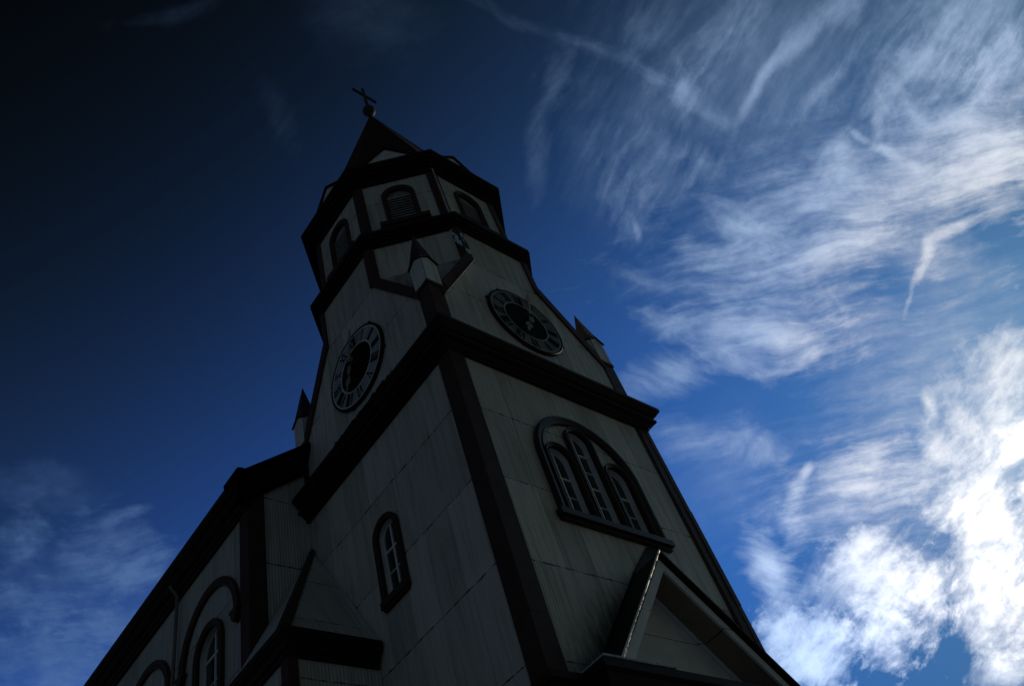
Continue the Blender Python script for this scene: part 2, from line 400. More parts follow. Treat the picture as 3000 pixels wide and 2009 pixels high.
def paint(name, base, rough=0.55, var=0.35, peel=0.0, peelcol=(0.62, 0.66, 0.72, 1), scale=1.0, spec=0.14, bumpd=0.004):
    """oil paint on timber: slightly uneven, weathered, optionally peeling"""
    mt, n, b = material(name)
    uv = n.node('ShaderNodeTexCoord').outputs['Object']
    a = n.noise(uv, 2.2 * scale, 5.0, 0.62)
    f = n.noise(uv, 30.0 * scale, 3.0, 0.6)
    col = n.mix(n.m('MULTIPLY', n.rng(a, 0.35, 0.72), var), base, (base[0] * 0.45, base[1] * 0.5, base[2] * 0.55, 1))
    chips = n.rng(n.noise(uv, 11.0 * scale, 5.0, 0.7), 0.70, 0.74)
    col = n.mix(n.m('MULTIPLY', chips, 0.35), col, (0.30, 0.29, 0.28, 1))
    pz = n.sep(uv)[2]                                  # butt joints in the boards
    jf = n.m('FRACT', n.m('MULTIPLY_ADD', pz, 1 / 2.35, 0.31))
    jl = n.m('SUBTRACT', 1.0, n.rng(n.m('MINIMUM', jf, n.m('SUBTRACT', 1.0, jf)), 0.001, 0.0045))
    col = n.mix(n.m('MULTIPLY', jl, n.rng(a, 0.3, 0.5)), col, (0.006, 0.005, 0.005, 1))
    if peel > 0:
        pk = n.noise(n.v('MULTIPLY', uv, (6.0, 6.0, 2.2)), 1.0, 5.0, 0.66)
        pm = n.rng(pk, 0.62 - 0.25 * peel, 0.66 - 0.25 * peel)
        col = n.mix(pm, col, peelcol)
    n.put(b.inputs['Base Color'], col)
    n.put(b.inputs['Roughness'], n.m('MULTIPLY_ADD', a, 0.3, rough - 0.15))
    b.inputs['Specular IOR Level'].default_value = spec
    bump(n, b, n.m('ADD', f, n.m('MULTIPLY', a, 2.0)), bumpd, 0.6)
    return mt


WALL = (0.585, 0.575, 0.545, 1)
M = {}
M['shaft_front'] = cladding('corrugated_front', WALL, 13.70, moss=(0.83, 7.5, 3.25, 10.16, 0.75))
M['shaft_side'] = cladding('corrugated_side', WALL, 13.84, flip=3.0)
M['clock_clad'] = cladding('corrugated_clock_stage', WALL, 18.32, streak=0.5, flip=7.0)
M['belfry_clad'] = cladding('corrugated_belfry', WALL, 24.72, flip=11.0, corr=0.006, pitch=0.05)
M['nave_clad'] = cladding('corrugated_nave', (0.50, 0.51, 0.48, 1), 13.42, flip=5.0)
M['nave_front_clad'] = cladding('corrugated_nave_front', (0.52, 0.52, 0.49, 1), 13.89, corr=0.010, flip=6.0)
M['annex_clad'] = cladding('corrugated_annex', (0.52, 0.53, 0.50, 1), 9.75, corr=0.010, flip=9.0)
M['broach_clad'] = cladding('corrugated_broach', (0.38, 0.41, 0.42, 1), 9.4, streak=0.8, flip=13.0)
TRIM = (0.070, 0.036, 0.032, 1)
M['trim'] = paint('maroon_trim', TRIM)
M['trim_glossy'] = paint('maroon_gloss_moulding', (0.040, 0.025, 0.019, 1), rough=0.36, spec=0.20)
M['trim_peel'] = paint('maroon_trim_peeling', TRIM, peel=0.42, peelcol=(0.52, 0.64, 0.86, 1))
M['trim_brown'] = paint('maroon_trim_brown', (0.11, 0.055, 0.035, 1), var=0.6)
M['cornice'] = paint('dark_cornice', (0.026, 0.016, 0.014, 1), rough=0.6, spec=0.12)
M['roof'] = paint('maroon_roof_iron', (0.052, 0.020, 0.016, 1), rough=0.5, var=0.5)
M['pinn_roof'] = paint('red_pinnacle_iron', (0.062, 0.031, 0.026, 1), rough=0.5, var=0.5)
M['porch_roof'] = paint('mossy_porch_roof', (0.020, 0.017, 0.014, 1), rough=0.6, var=0.5)
M['white'] = paint('grey_white_paint', (0.70, 0.72, 0.75, 1), rough=0.5, var=0.3)
M['pinn_white'] = paint('pinnacle_white', (0.66, 0.69, 0.69, 1), rough=0.5, var=0.35)
M['sash'] = paint('white_sash', (0.80, 0.83, 0.86, 1), rough=0.4, var=0.15)
M['reveal'] = paint('window_reveal', (0.74, 0.76, 0.78, 1), rough=0.5, var=0.4)
M['soffit'] = paint('stained_soffit', (0.30, 0.245, 0.20, 1), rough=0.6, var=0.5)
M['dial'] = paint('clock_dial_ring', (0.35, 0.375, 0.43, 1), rough=0.45, var=0.6, spec=0.15)
M['dial_front_tone'] = paint('clock_dial_ring_front_tone', (0.17, 0.158, 0.143, 1), rough=0.55, var=0.8)  # same glossy dial as above; each side's light put into its colour
M['black'] = paint('black_enamel', (0.010, 0.009, 0.009, 1), rough=0.7, var=0.2, spec=0.04)
M['hand'] = paint('tarnished_brass', (0.25, 0.22, 0.16, 1), rough=0.4, var=0.3)
M['louvre'] = paint('weathered_louvre', (0.36, 0.36, 0.34, 1), rough=0.6, var=0.7, scale=2.0)
M['fanlight'] = paint('weathered_fanlight', (0.30, 0.30, 0.29, 1), rough=0.6, var=0.9, scale=2.5)
M['shadow_board'] = paint('louvre_shade_backing', (0.025, 0.024, 0.022, 1), rough=0.8)  # dark sheet stands in for the shade behind the louvres
M['flashing'] = paint('zinc_flashing', (0.42, 0.48, 0.58, 1), rough=0.38, var=0.5)
M['bare_metal'] = paint('bare_bright_metal', (0.70, 0.66, 0.60, 1), rough=0.42, var=0.5, spec=0.6, bumpd=0.02)
M['copper'] = paint('cross_timber', (0.045, 0.055, 0.050, 1), rough=0.6, var=0.4)
M['pipe'] = paint('downpipe_paint', (0.20, 0.20, 0.185, 1), rough=0.6)

mt, n, b = material('window_glass')
wob = n.noise(n.node('ShaderNodeTexCoord').outputs['Object'], 1.7, 2.0)
b.inputs['Base Color'].default_value = (0.02, 0.024, 0.03, 1)
b.inputs['Roughness'].default_value = 0.06
b.inputs['Specular IOR Level'].default_value = 0.6
bump(n, b, wob, 0.02, 0.6)
M['glass'] = mt

mt, n, b = material('ground_paving')
pos = n.node('ShaderNodeNewGeometry').outputs['Position']
g1 = n.noise(pos, 0.6, 6.0, 0.6)
g2 = n.noise(pos, 14.0, 4.0, 0.7)
n.put(b.inputs['Base Color'], n.mix(n.m('MULTIPLY_ADD', g2, 0.5, n.m('MULTIPLY', g1, 0.5)), (0.07, 0.072, 0.07, 1), (0.13, 0.132, 0.135, 1)))
b.inputs['Roughness'].default_value = 0.9
bump(n, b, g2, 0.03)
M['ground'] = mt

# ------------------------------------------------------------------ mesh builder
Z = Vector((0, 0, 1))


class MB:
    def __init__(self):
        self.v, self.f = [], []
    def add(self, pts):
        k = len(self.v)
        self.v += [tuple(p) for p in pts]
        return k
    def poly(self, pts):
        k = self.add(pts)
        self.f.append(tuple(range(k, k + len(pts))))
        return self
    def box(self, x0, x1, y0, y1, z0, z1):
        k = self.add([(x, y, z) for z in (z0, z1) for x, y in ((x0, y0), (x1, y0), (x1, y1), (x0, y1))])
        for a in ((3, 2, 1, 0), (4, 5, 6, 7), (0, 1, 5, 4), (1, 2, 6, 5), (2, 3, 7, 6), (3, 0, 4, 7)):
            self.f.append(tuple(k + i for i in a))
        return self
    def loft(self, rings, closed=True, caps=False):
        ks = [self.add(r) for r in rings]
        m = len(rings[0])
        for a, c in zip(ks, ks[1:]):
            for i in range(m if closed else m - 1):
                j = (i + 1) % m
                self.f.append((a + i, a + j, c + j, c + i))
        if caps:
            self.f.append(tuple(ks[0] + i for i in reversed(range(m))))
            self.f.append(tuple(ks[-1] + i for i in range(m)))
        return self
    def prism(self, fr, pts, w0, w1):
        """extrude a closed (u, z) outline between two depths of a wall frame"""
        a = [fr(u, z, w0) for u, z in pts]
        c = [fr(u, z, w1) for u, z in pts]
        return self.loft([a, c], True, True)
    def sheet(self, fr, outer, holes=(), w=0.0):
        """flat wall sheet with openings"""
        loops = [[Vector((u, z, 0)) for u, z in outer]] + [[Vector((u, z, 0)) for u, z in h] for h in holes]
        flat = [p for l in loops for p in l]
        k = self.add([fr(p.x, p.y, w) for p in flat])
        for t in tessellate_polygon(loops):
            self.f.append(tuple(k + i for i in t))
        return self
    def tube(self, path, r, n=10, caps=True):
        rings = []
        for i, p in enumerate(path):
            p = Vector(p)
            d = (Vector(path[min(i + 1, len(path) - 1)]) - Vector(path[max(i - 1, 0)])).normalized()
            e = d.cross(Z if abs(d.z) < 0.9 else Vector((1, 0, 0))).normalized()
            f = d.cross(e)
            rings.append([p + (e * math.cos(t) + f * math.sin(t)) * r for t in (2 * math.pi * j / n for j in range(n))])
        return self.loft(rings, True, caps)
    def ball(self, c, r, n=20, m=12):
        rings = [[(c[0] + r * math.sin(t) * math.cos(a), c[1] + r * math.sin(t) * math.sin(a), c[2] - r * math.cos(t))
                  for a in (2 * math.pi * j / n for j in range(n))] for t in (max(0.02, min(math.pi - 0.02, math.pi * i / m)) for i in range(m + 1))]
        return self.loft(rings, True, True)
    def build(self, name, mat, parent=None, smooth=False, label=None, fix=True):
        me = bpy.data.meshes.new(name)
        me.from_pydata(self.v, [], self.f)
        if fix:
            bm = bmesh.new()
            bm.from_mesh(me)
            bmesh.ops.remove_doubles(bm, verts=bm.verts, dist=0.0004)
            bmesh.ops.recalc_face_normals(bm, faces=bm.faces)
            bm.to_mesh(me)
            bm.free()
        me.materials.append(M[mat])
        uvl = me.uv_layers.new(name='UVMap')
        for p in me.polygons:
            nn = p.normal
            t = Z.cross(nn)
            t = t.normalized() if t.length > 0.05 else Vector((1, 0, 0))
            if abs(t.x) > abs(t.y) and t.x < 0 or abs(t.y) >= abs(t.x) and t.y < 0:
                t = -t
            s = nn.cross(t)
            if s.z < 0:
                s = -s
            for li in p.loop_indices:
                co = me.vertices[me.loops[li].vertex_index].co
                uvl.data[li].uv = (co.dot(t), co.dot(s))
            if smooth:
                p.use_smooth = True
        o = bpy.data.objects.new(name, me)
        C.objects.link(o)
        if parent is not None:
            o.parent = parent
        if label:
            o['label'] = label
        return o


def frame(origin, udir, ndir):
    o, u_, n_ = Vector(origin), Vector(udir), Vector(ndir)
    return lambda u, z, w: o + u_ * u + Z * z + n_ * w


CX = CY = 3.25                                        # tower axis
RF = frame((0, 0, 0), (1, 0, 0), (0, -1, 0))          # street front
LF = frame((0, 0, 0), (0, 1, 0), (-1, 0, 0))          # side towards the nave
BF = frame((0, 6.5, 0), (1, 0, 0), (0, 1, 0))
XF = frame((6.5, 0, 0), (0, 1, 0), (1, 0, 0))


def ring(nside, ap, z, rot=None):
    """regular polygon of given apothem about the tower axis"""
    r = ap / math.cos(math.pi / nside)
    a0 = math.pi / nside
    return [(CX + r * math.cos(a0 + 2 * math.pi * i / nside), CY + r * math.sin(a0 + 2 * math.pi * i / nside), z) for i in range(nside)]


def oct_frame(k, ap):
    a = 2 * math.pi * k / 8
    nd = (math.cos(a), math.sin(a), 0)
    ud = (-math.sin(a), math.cos(a), 0)
    return frame((CX + ap * nd[0], CY + ap * nd[1], 0), ud, nd)


def arch(cu, half, zb, zs, n=22):
    pts = [(cu - half, zb)]
    pts += [(cu - half * math.cos(math.pi * i / n), zs + half * math.sin(math.pi * i / n)) for i in range(n + 1)]
    pts.append((cu + half, zb))
    return pts


def arch_band(mb, fr, cu, half, zb, zs, prof, n=22):
    """moulding swept round an arch; prof = (offset from opening edge, projection)"""
    mb.loft([[fr(u, z, w) for u, z in arch(cu, half + o, zb, zs, n)] for o, w in prof], closed=False)
    for side in (-1, 1):                                # close the two feet
        mb.poly([fr(cu + side * (half + o), zb, w) for o, w in prof])
    return mb


ARCHITRAVE = lambda wd, p: [(0, -0.06), (0, p * 0.55), (wd * 0.14, p * 0.75), (wd * 0.22, p * 0.5), (wd * 0.5, p * 0.62),
                            (wd * 0.62, p * 0.95), (wd * 0.88, p), (wd, p * 0.7), (wd, -0.06)]


def sash_mesh(fr, cu, half, zb, zs, depth, bars, wood=0.04, mull=0.024):
    s = MB()
    inner = half - wood
    a = arch(cu, half, zb, zs)
    i_ = arch(cu, inner, zb + wood, zs)
    f0, f1 = depth, depth + 0.05
    s.loft([[fr(u, z, f0) for u, z in a], [fr(u, z, f1) for u, z in a], [fr(u, z, f1) for u, z in i_], [fr(u, z, f0) for u, z in i_]], closed=True)
    s.prism(fr, [(cu - mull, zb + 0.02), (cu + mull, zb + 0.02), (cu + mull, zs + inner * 0.99), (cu - mull, zs + inner * 0.99)], f0 + 0.005, f1 + 0.004)
    for z, t in bars:
        s.prism(fr, [(cu - half + 0.01, z - t), (cu + half - 0.01, z - t), (cu + half - 0.01, z + t), (cu - half + 0.01, z + t)], f0 + 0.008, f1 + 0.007)
    return s


def window(parent, fr, cu, half, zb, zs, wd, proj, depth, bars, sill=None, mat='trim', base=0.0):
    """frame (the part) with reveal, sash, pane and sill as sub-parts"""
    frm = arch_band(MB(), fr, cu, half, zb, zs, [(o, base + w) for o, w in ARCHITRAVE(wd, proj)])
    w = frm.build('window', mat, parent, smooth=False)
    rv = MB().loft([[fr(u, z, -0.05) for u, z in arch(cu, half + 0.004, zb, zs)], [fr(u, z, depth - 0.03) for u, z in arch(cu, half + 0.004, zb, zs)]], closed=True)
    rv.build('reveal', 'reveal', w)
    sash_mesh(fr, cu, half, zb, zs, depth, bars).build('sash', 'sash', w)
    MB().sheet(fr, arch(cu, half - 0.01, zb + 0.01, zs), w=depth + 0.018).build('pane', 'glass', w)
    if sill:
        hw, z0, z1, p = sill
        sb = MB().prism(fr, [(cu - hw, z0), (cu + hw, z0), (cu + hw, z1), (cu - hw, z1)], -0.05, p)
        sb.prism(fr, [(cu - hw + 0.05, z0 - 0.07), (cu + hw - 0.05, z0 - 0.07), (cu + hw - 0.05, z0 - 0.002), (cu - hw + 0.05, z0 - 0.002)], -0.05, p * 0.55)
        sb.build('sill', mat, w)
    return w


# ------------------------------------------------------------------ the setting
g = MB()
N = 24
ext = 1500.0
for i in range(N):
    for j in range(N):
        x0, x1 = -ext + 2 * ext * i / N, -ext + 2 * ext * (i + 1) / N
        y0, y1 = -ext + 2 * ext * j / N, -ext + 2 * ext * (j + 1) / N
        g.poly([(x0, y0, 0), (x1, y0, 0), (x1, y1, 0), (x0, y1, 0)])
ground = g.build('ground', 'ground')
ground['kind'] = 'structure'
ground['label'] = 'open ground and paving below the church'

# ------------------------------------------------------------------ the church
church = bpy.data.objects.new('church', None)
church.empty_display_size = 2.0
C.objects.link(church)
church['label'] = 'tall church with maroon-trimmed corrugated walls, octagonal belfry, clocks and spire'
church['category'] = 'church'

# --- tower shaft ---------------------------------------------------
WP = -0.05                                            # cladding sits 5 cm behind the trim faces
LIGHTS = [(2.35, 12.87), (3.25, 13.68), (4.15, 12.87)]
LH, LZB = 0.315, 11.27
holes = [list(arch(c, LH + 0.02, LZB - 0.02, zs)) for c, zs in LIGHTS]
MB().sheet(RF, [(0.02, 0), (6.48, 0), (6.48, 15.6), (0.02, 15.6)], holes, WP).build('tower_front_wall', 'shaft_front', church, fix=False)
MB().sheet(LF, [(0.02, 0), (6.48, 0), (6.48, 15.6), (0.02, 15.6)], [arch(3.28, 0.335, 11.28, 12.75)], WP).build('tower_side_wall', 'shaft_side', church, fix=False)
mb = MB()
mb.sheet(BF, [(0.02, 0), (6.48, 0), (6.48, 15.6), (0.02, 15.6)], (), WP)
mb.sheet(XF, [(0.02, 0), (6.48, 0), (6.48, 15.6), (0.02, 15.6)], (), WP)
mb.build('tower_rear_wall', 'shaft_side', church, fix=False)


def pilaster(cx, cy, sx, sy, z0, z1, wd=0.45, th=0.06, mat='trim', name='corner_pilaster', lip=True):
    """L-shaped corner board; (cx, cy) outer corner, (sx, sy) point into the wall"""
    p = [(0, 0), (wd, 0), (wd, th), (th, th), (th, wd), (0, wd)]
    if lip:   # small bead down the inner edge
        p = [(0, 0), (wd - 0.06, 0), (wd - 0.06, 0.018), (wd, 0.018), (wd, th), (th, th), (th, wd), (0.018, wd), (0.018, wd - 0.06), (0, wd - 0.06)]
    a = [(cx + sx * u, cy + sy * v, z0) for u, v in p]
    c = [(x, y, z1) for x, y, _ in a]
    return MB().loft([a, c], True, True).build(name, mat, church)


for cx, cy, sx, sy in ((0, 0, 1, 1), (6.5, 0, -1, 1)):
    pilaster(cx, cy, sx, sy, 0, 15.42)
# overlapping metal cover on the right-hand corner
cov = MB()
for z0, z1, o in ((7.6, 10.0, 0.012), (9.99, 12.6, 0.02), (12.59, 15.38, 0.012)):
    cov.box(6.36, 6.5 + o, -o, 0.16, z0, z1)
cov.build('corner_cover', 'trim', church)


def cornice(nside, base, prof, name, mat='cornice'):
    return MB().loft([ring(nside, base + o, z) for o, z in prof]).build(name, mat, church)


cornice(4, 3.25, [(-0.08, 15.34), (0.04, 15.34), (0.04, 15.42), (0.09, 15.45), (0.13, 15.50), (0.25, 15.54), (0.25, 15.62), (0.21, 15.64), (0.21, 15.70),
                  (0.27, 15.73), (0.33, 15.80), (0.37, 15.86), (0.40, 15.87), (0.40, 15.98), (0.38, 15.99), (-0.08, 16.14)], 'main_cornice')
cornice(4, 3.25, [(-0.08, 6.9), (0.06, 6.9), (0.06, 7.02), (0.14, 7.06), (0.22, 7.2), (0.22, 7.27), (0.30, 7.30), (0.30, 7.42), (-0.08, 7.52)], 'string_course')
# lifted zinc strip along the side cornice
fl = MB()
random.seed(4)
top, bot = [], []
for i in range(41):
    y = 1.55 + i * 0.065
    top.append((-0.40 - 0.012 - 0.03 * random.random(), y, 16.02 + 0.05 * random.random()))
    bot.append((-0.25, y, 16.07 + 0.02 * random.random()))
fl.loft([bot, top, [(x - 0.006, y, z - 0.05 - 0.05 * random.random()) for x, y, z in top]], closed=False)
fl.build('loose_flashing', 'flashing', church, fix=False, label='lifted bluish zinc flashing strip')

# --- triple window ---------------------------------------------------
tw = MB()
PB = [(0, -0.06), (0, 0.03), (0.035, 0.055), (0.045, 0.035), (0.09, 0.045), (0.115, 0.075), (0.175, 0.08), (0.205, 0.055), (0.21, -0.06)]
arch_band(tw, RF, 3.27, 1.34, 11.20, 12.83, PB, 40)
big = tw.build('triple_window', 'trim_glossy', church)
for c_, zs in LIGHTS:
    fr_ = arch_band(MB(), RF, c_, LH, LZB, zs, ARCHITRAVE(0.105, 0.07)).build('light_frame', 'trim_glossy', big)
    MB().loft([[RF(u, z, -0.05) for u, z in arch(c_, LH + 0.004, LZB, zs)], [RF(u, z, -0.24) for u, z in arch(c_, LH + 0.004, LZB, zs)]], closed=True).build('reveal', 'reveal', big)
    if zs > 13:
        bars = [(13.42, 0.024), (12.90, 0.009), (12.42, 0.024), (11.90, 0.009)]
    else:
        bars = [(12.42, 0.024), (11.90, 0.008)]
    sash_mesh(RF, c_, LH, LZB, zs, -0.21, bars, wood=0.03, mull=0.022).build('sash', 'sash', big)
    MB().sheet(RF, arch(c_, LH - 0.01, LZB + 0.01, zs), w=-0.19).build('pane', 'glass', big)
sb = MB().prism(RF, [(1.62, 11.09), (4.92, 11.09), (4.92, 11.24), (1.62, 11.24)], -0.06, 0.12)
sb.prism(RF, [(1.66, 11.01), (4.88, 11.01), (4.88, 11.088), (1.66, 11.088)], -0.06, 0.05)
sb.build('sill', 'trim_glossy', big)

# --- side window -------------------------------------------------------
window(church, LF, 3.28, 0.33, 11.30, 12.75, 0.13, 0.05, -0.2, [(12.45, 0.022), (11.92, 0.009)], sill=(0.48, 11.14, 11.30, 0.07))

# --- clock stage -------------------------------------------------------
OCT_H = 3.25 * math.tan(math.pi / 8)
A0, B0 = 3.25 - OCT_H, 3.25 + OCT_H                    # 1.904, 4.596
ZB0, ZSL = 17.16, 1.68                                 # broach edge z = ZB0 + ZSL * distance from corner
ZOCT = ZB0 + ZSL * A0                                  # 20.36
C2 = 22.05


def stage_outline(m):
    return [(m, 15.9), (6.5 - m, 15.9), (6.5 - m, ZB0 + ZSL * m), (B0, ZOCT), (B0, C2 + 0.2), (A0, C2 + 0.2), (A0, ZOCT), (m, ZB0 + ZSL * m)]


for fr_, nm in ((RF, 'clock_stage_front_wall'), (LF, 'clock_stage_side_wall')):
    MB().sheet(fr_, stage_outline(0.02), (), WP).build(nm, 'clock_clad', church, fix=False)
mb = MB()
for fr_ in (BF, XF):
    mb.sheet(fr_, stage_outline(0.02), (), WP)
mb.build('clock_stage_rear_wall', 'clock_clad', church, fix=False)
AC = 3.20
hw = AC * math.tan(math.pi / 8)
for k in (1, 3, 5, 7):
    f8 = oct_frame(k, AC)
    MB().sheet(f8, [(-hw, ZOCT - 0.6), (hw, ZOCT - 0.6), (hw, C2 + 0.2), (-hw, C2 + 0.2)], (), 0).build('octagon_wall', 'clock_clad', church, fix=False)
for sx, sy in ((0, 0), (1, 0), (0, 1), (1, 1)):
    X = lambda t: t if sx == 0 else 6.5 - t
    Y = lambda t: t if sy == 0 else 6.5 - t
    e = A0 + 0.10
    MB().poly([(X(0.05), Y(0.05), ZB0 + ZSL * 0.10), (X(e), Y(0.05), ZB0 + ZSL * (e + 0.05)), (X(0.05), Y(e), ZB0 + ZSL * (e + 0.05))]).build('broach_roof', 'broach_clad', church, fix=False)

    # raking trim boards on both faces of this corner
    for fr_, flip in ((RF if sy == 0 else BF, sx), (LF if sx == 0 else XF, sy)):
        Uf = (lambda t: 6.5 - t) if flip else (lambda t: t)
        pts = [(0.42, ZB0 + ZSL * 0.42 - 0.20), (A0 + 0.19, ZOCT + 0.02), (A0 + 0.19, ZOCT + 0.30), (A0 - 0.02, ZOCT + 0.26), (0.42, ZB0 + ZSL * 0.42 + 0.30)]
        MB().prism(fr_, [(Uf(u), z) for u, z in pts], -0.13, 0.012).build('raking_board', 'trim', church)
# brown patch with the board's warm glint put into its colour; bright drip edge
MB().prism(RF, [(0.62, 17.93), (1.02, 18.62), (0.90, 18.95), (0.52, 18.30)], 0.008, 0.03).build('glint_board', 'trim_brown', church, label='brown end of the raking board with a painted warm glint')
MB().prism(RF, [(0.45, 17.655), (2.09, 20.33), (2.09, 20.36), (0.45, 17.685)], -0.04, 0.10).build('drip_edge', 'bare_metal', church)

# octagon corner boards (clock stage and belfry)
def corner_boards(ap, wd, z0, z1, th, back, peel_at=None):
    r0 = ring(8, ap, z0)
    for i in range(8):
        p = Vector(r0[i][:2])
        pa, pb = Vector(r0[i - 1][:2]), Vector(r0[(i + 1) % 8][:2])
        da, db = (pa - p).normalized(), (pb - p).normalized()
        inn = (Vector((CX, CY)) - p).normalized() * (th / math.cos(math.pi / 8))
        out = [p, p + da * wd, p + da * wd + (da.orthogonal() if da.orthogonal().dot(inn) > 0 else -da.orthogonal()) * th, p + inn,
               p + db * wd + (db.orthogonal() if db.orthogonal().dot(inn) > 0 else -db.orthogonal()) * th, p + db * wd]
        ra = [(v.x, v.y, z0) for v in out]
        rb = [(v.x, v.y, z1) for v in out]
        mat = 'trim_peel' if peel_at == i else 'trim'
        MB().loft([ra, rb], True, True).build('corner_board', mat, church, label='corner board with peeling paint' if peel_at == i else None)


near = min(range(8), key=lambda i: (ring(8, 3.25, 0)[i][0] - A0) ** 2 + (ring(8, 3.25, 0)[i][1]) ** 2)
corner_boards(3.255, 0.20, ZOCT - 0.05, C2 + 0.1, 0.07, 0, peel_at=near)
cornice(8, 3.25, [(-0.08, 21.98), (0.03, 21.98), (0.03, 22.10), (0.09, 22.10), (0.09, 22.22), (0.16, 22.22), (0.16, 22.36), (0.225, 22.36), (0.225, 22.52), (-0.3, 22.66)], 'octagon_cornice')

# --- clocks -------------------------------------------------------------
def glyph_strokes(s):
    """strokes (x0, y0, x1, y1, width) of a roman numeral in a cell of height 1, centred in x"""
    adv = {'I': 0.24, 'V': 0.62, 'X': 0.62}
    tot = sum(adv[c] for c in s)
    x = -tot / 2
    st = []
    for c in s:
        w = adv[c]
        m_ = x + w / 2
        if c == 'I':
            st += [(m_, 0.03, m_, 0.97, 0.115), (m_ - 0.09, 0.03, m_ + 0.09, 0.03, 0.05), (m_ - 0.09, 0.97, m_ + 0.09, 0.97, 0.05)]
        elif c == 'V':
            st += [(x + 0.07, 0.98, m_, 0.02, 0.125), (x + w - 0.07, 0.98, m_, 0.02, 0.055), (x, 0.97, x + 0.2, 0.97, 0.05), (x + w - 0.2, 0.97, x + w, 0.97, 0.05)]
        else:
            st += [(x + 0.07, 0.98, x + w - 0.07, 0.02, 0.125), (x + w - 0.07, 0.98, x + 0.07, 0.02, 0.055),
                   (x, 0.97, x + 0.2, 0.97, 0.05), (x + w - 0.2, 0.97, x + w, 0.97, 0.05), (x, 0.03, x + 0.2, 0.03, 0.05), (x + w - 0.2, 0.03, x + w, 0.03, 0.05)]
        x += w
    return st


def clock(fr, mirror, dial_mat, ring_mat):
    """mirror = -1 where the wall's u axis runs right to left seen from outside"""
    cu, cz = 3.25, 18.19
    P = lambda r, a: (cu + mirror * r * math.sin(a), cz + r * math.cos(a))
    nn = 64
    circ = lambda r: [P(r, 2 * math.pi * i / nn) for i in range(nn)]
    L3 = lambda pts, w: [fr(u, z, w) for u, z in pts]
    d = MB().loft([L3(circ(1.17), -0.02), L3(circ(1.17), 0.03), L3(circ(0.70), 0.03), L3(circ(0.70), -0.02)])
    dial = d.build('clock_dial', dial_mat, church)
    MB().loft([L3(circ(1.24), -0.06), L3(circ(1.24), 0.035), L3(circ(1.225), 0.052), L3(circ(1.195), 0.052), L3(circ(1.172), 0.042), L3(circ(1.172), -0.02)]).build('rim', 'cornice', dial)
    MB().loft([L3(circ(1.166), 0.025), L3(circ(1.166), 0.04), L3(circ(1.13), 0.04), L3(circ(1.13), 0.025)]).build('outer_ring', ring_mat, dial)
    MB().loft([L3(circ(0.745), 0.025), L3(circ(0.745), 0.042), L3(circ(0.712), 0.042), L3(circ(0.712), 0.025)]).build('inner_ring', ring_mat, dial)
    MB().prism(fr, circ(0.713), -0.02, 0.02).build('centre_disc', 'black', dial)
    for h, s in enumerate(('XII', 'I', 'II', 'III', 'IIII', 'V', 'VI', 'VII', 'VIII', 'IX', 'X', 'XI')):
        a = math.radians(30 * h)
        r0, hh = 0.765, 0.345
        nm = MB()
        sc = 0.28
        for q_, (x0, y0, x1, y1, w) in enumerate(glyph_strokes(s)):
            dx, dy = (x1 - x0) * sc, (y1 - y0) * hh
            l = math.hypot(dx, dy)
            px, py = -dy / l * w * sc / 2 * 1.05, dx / l * w * sc / 2 * 1.05
            pts = []
            for (gx, gy) in ((x0 * sc + px, y0 * hh + py), (x1 * sc + px, y1 * hh + py), (x1 * sc - px, y1 * hh - py), (x0 * sc - px, y0 * hh - py)):
                r_ = r0 + gy
                pts.append((cu + mirror * (r_ * math.sin(a) + gx * math.cos(a)), cz + r_ * math.cos(a) - gx * math.sin(a)))
            nm.prism(fr, pts, 0.028, 0.038 + 0.0015 * q_)
        nm.build('numeral', 'black', dial)
    def hand(name, ang, outline, w0, w1):
        a = math.radians(ang)
        pts = []
        for x, y in outline + [(-x, y) for x, y in reversed(outline)][1:-1]:
            pts.append((cu + mirror * (x * math.cos(a) + y * math.sin(a)), cz + y * math.cos(a) - x * math.sin(a)))
        MB().prism(fr, pts, w0, w1).build(name, 'hand', dial)
    hand('minute_hand', 13, [(0, 1.20), (0.045, 1.02), (0.03, 0.97), (0.10, 0.84), (0.045, 0.76), (0.035, 0.35), (0.075, 0.22), (0.05, 0.05), (0.06, -0.05), (0.095, -0.22), (0.05, -0.33), (0, -0.36)], 0.235, 0.25)
    hand('hour_hand', 203, [(0, 0.84), (0.05, 0.74), (0.035, 0.66), (0.10, 0.60), (0.12, 0.50), (0.09, 0.42), (0.035, 0.38), (0.04, 0.06), (0.07, -0.02), (0.10, -0.14), (0.05, -0.22), (0, -0.24)], 0.20, 0.215)
    MB().prism(fr, [(cu + 0.06 * math.cos(t), cz + 0.06 * math.sin(t)) for t in (2 * math.pi * i / 16 for i in range(16))], 0.015, 0.27).build('arbor', 'black', dial)
    for a in (40, 110, 200, 290, 330):
        u0, z0 = P(1.25, math.radians(a))
        MB().prism(fr, [(u0 - 0.05, z0 - 0.025), (u0 + 0.05, z0 - 0.025), (u0 + 0.05, z0 + 0.025), (u0 - 0.05, z0 + 0.025)], -0.06, 0.03).build('clip', 'trim', dial)


clock(RF, 1, 'dial_front_tone', 'dial')
clock(LF, -1, 'dial', 'white')

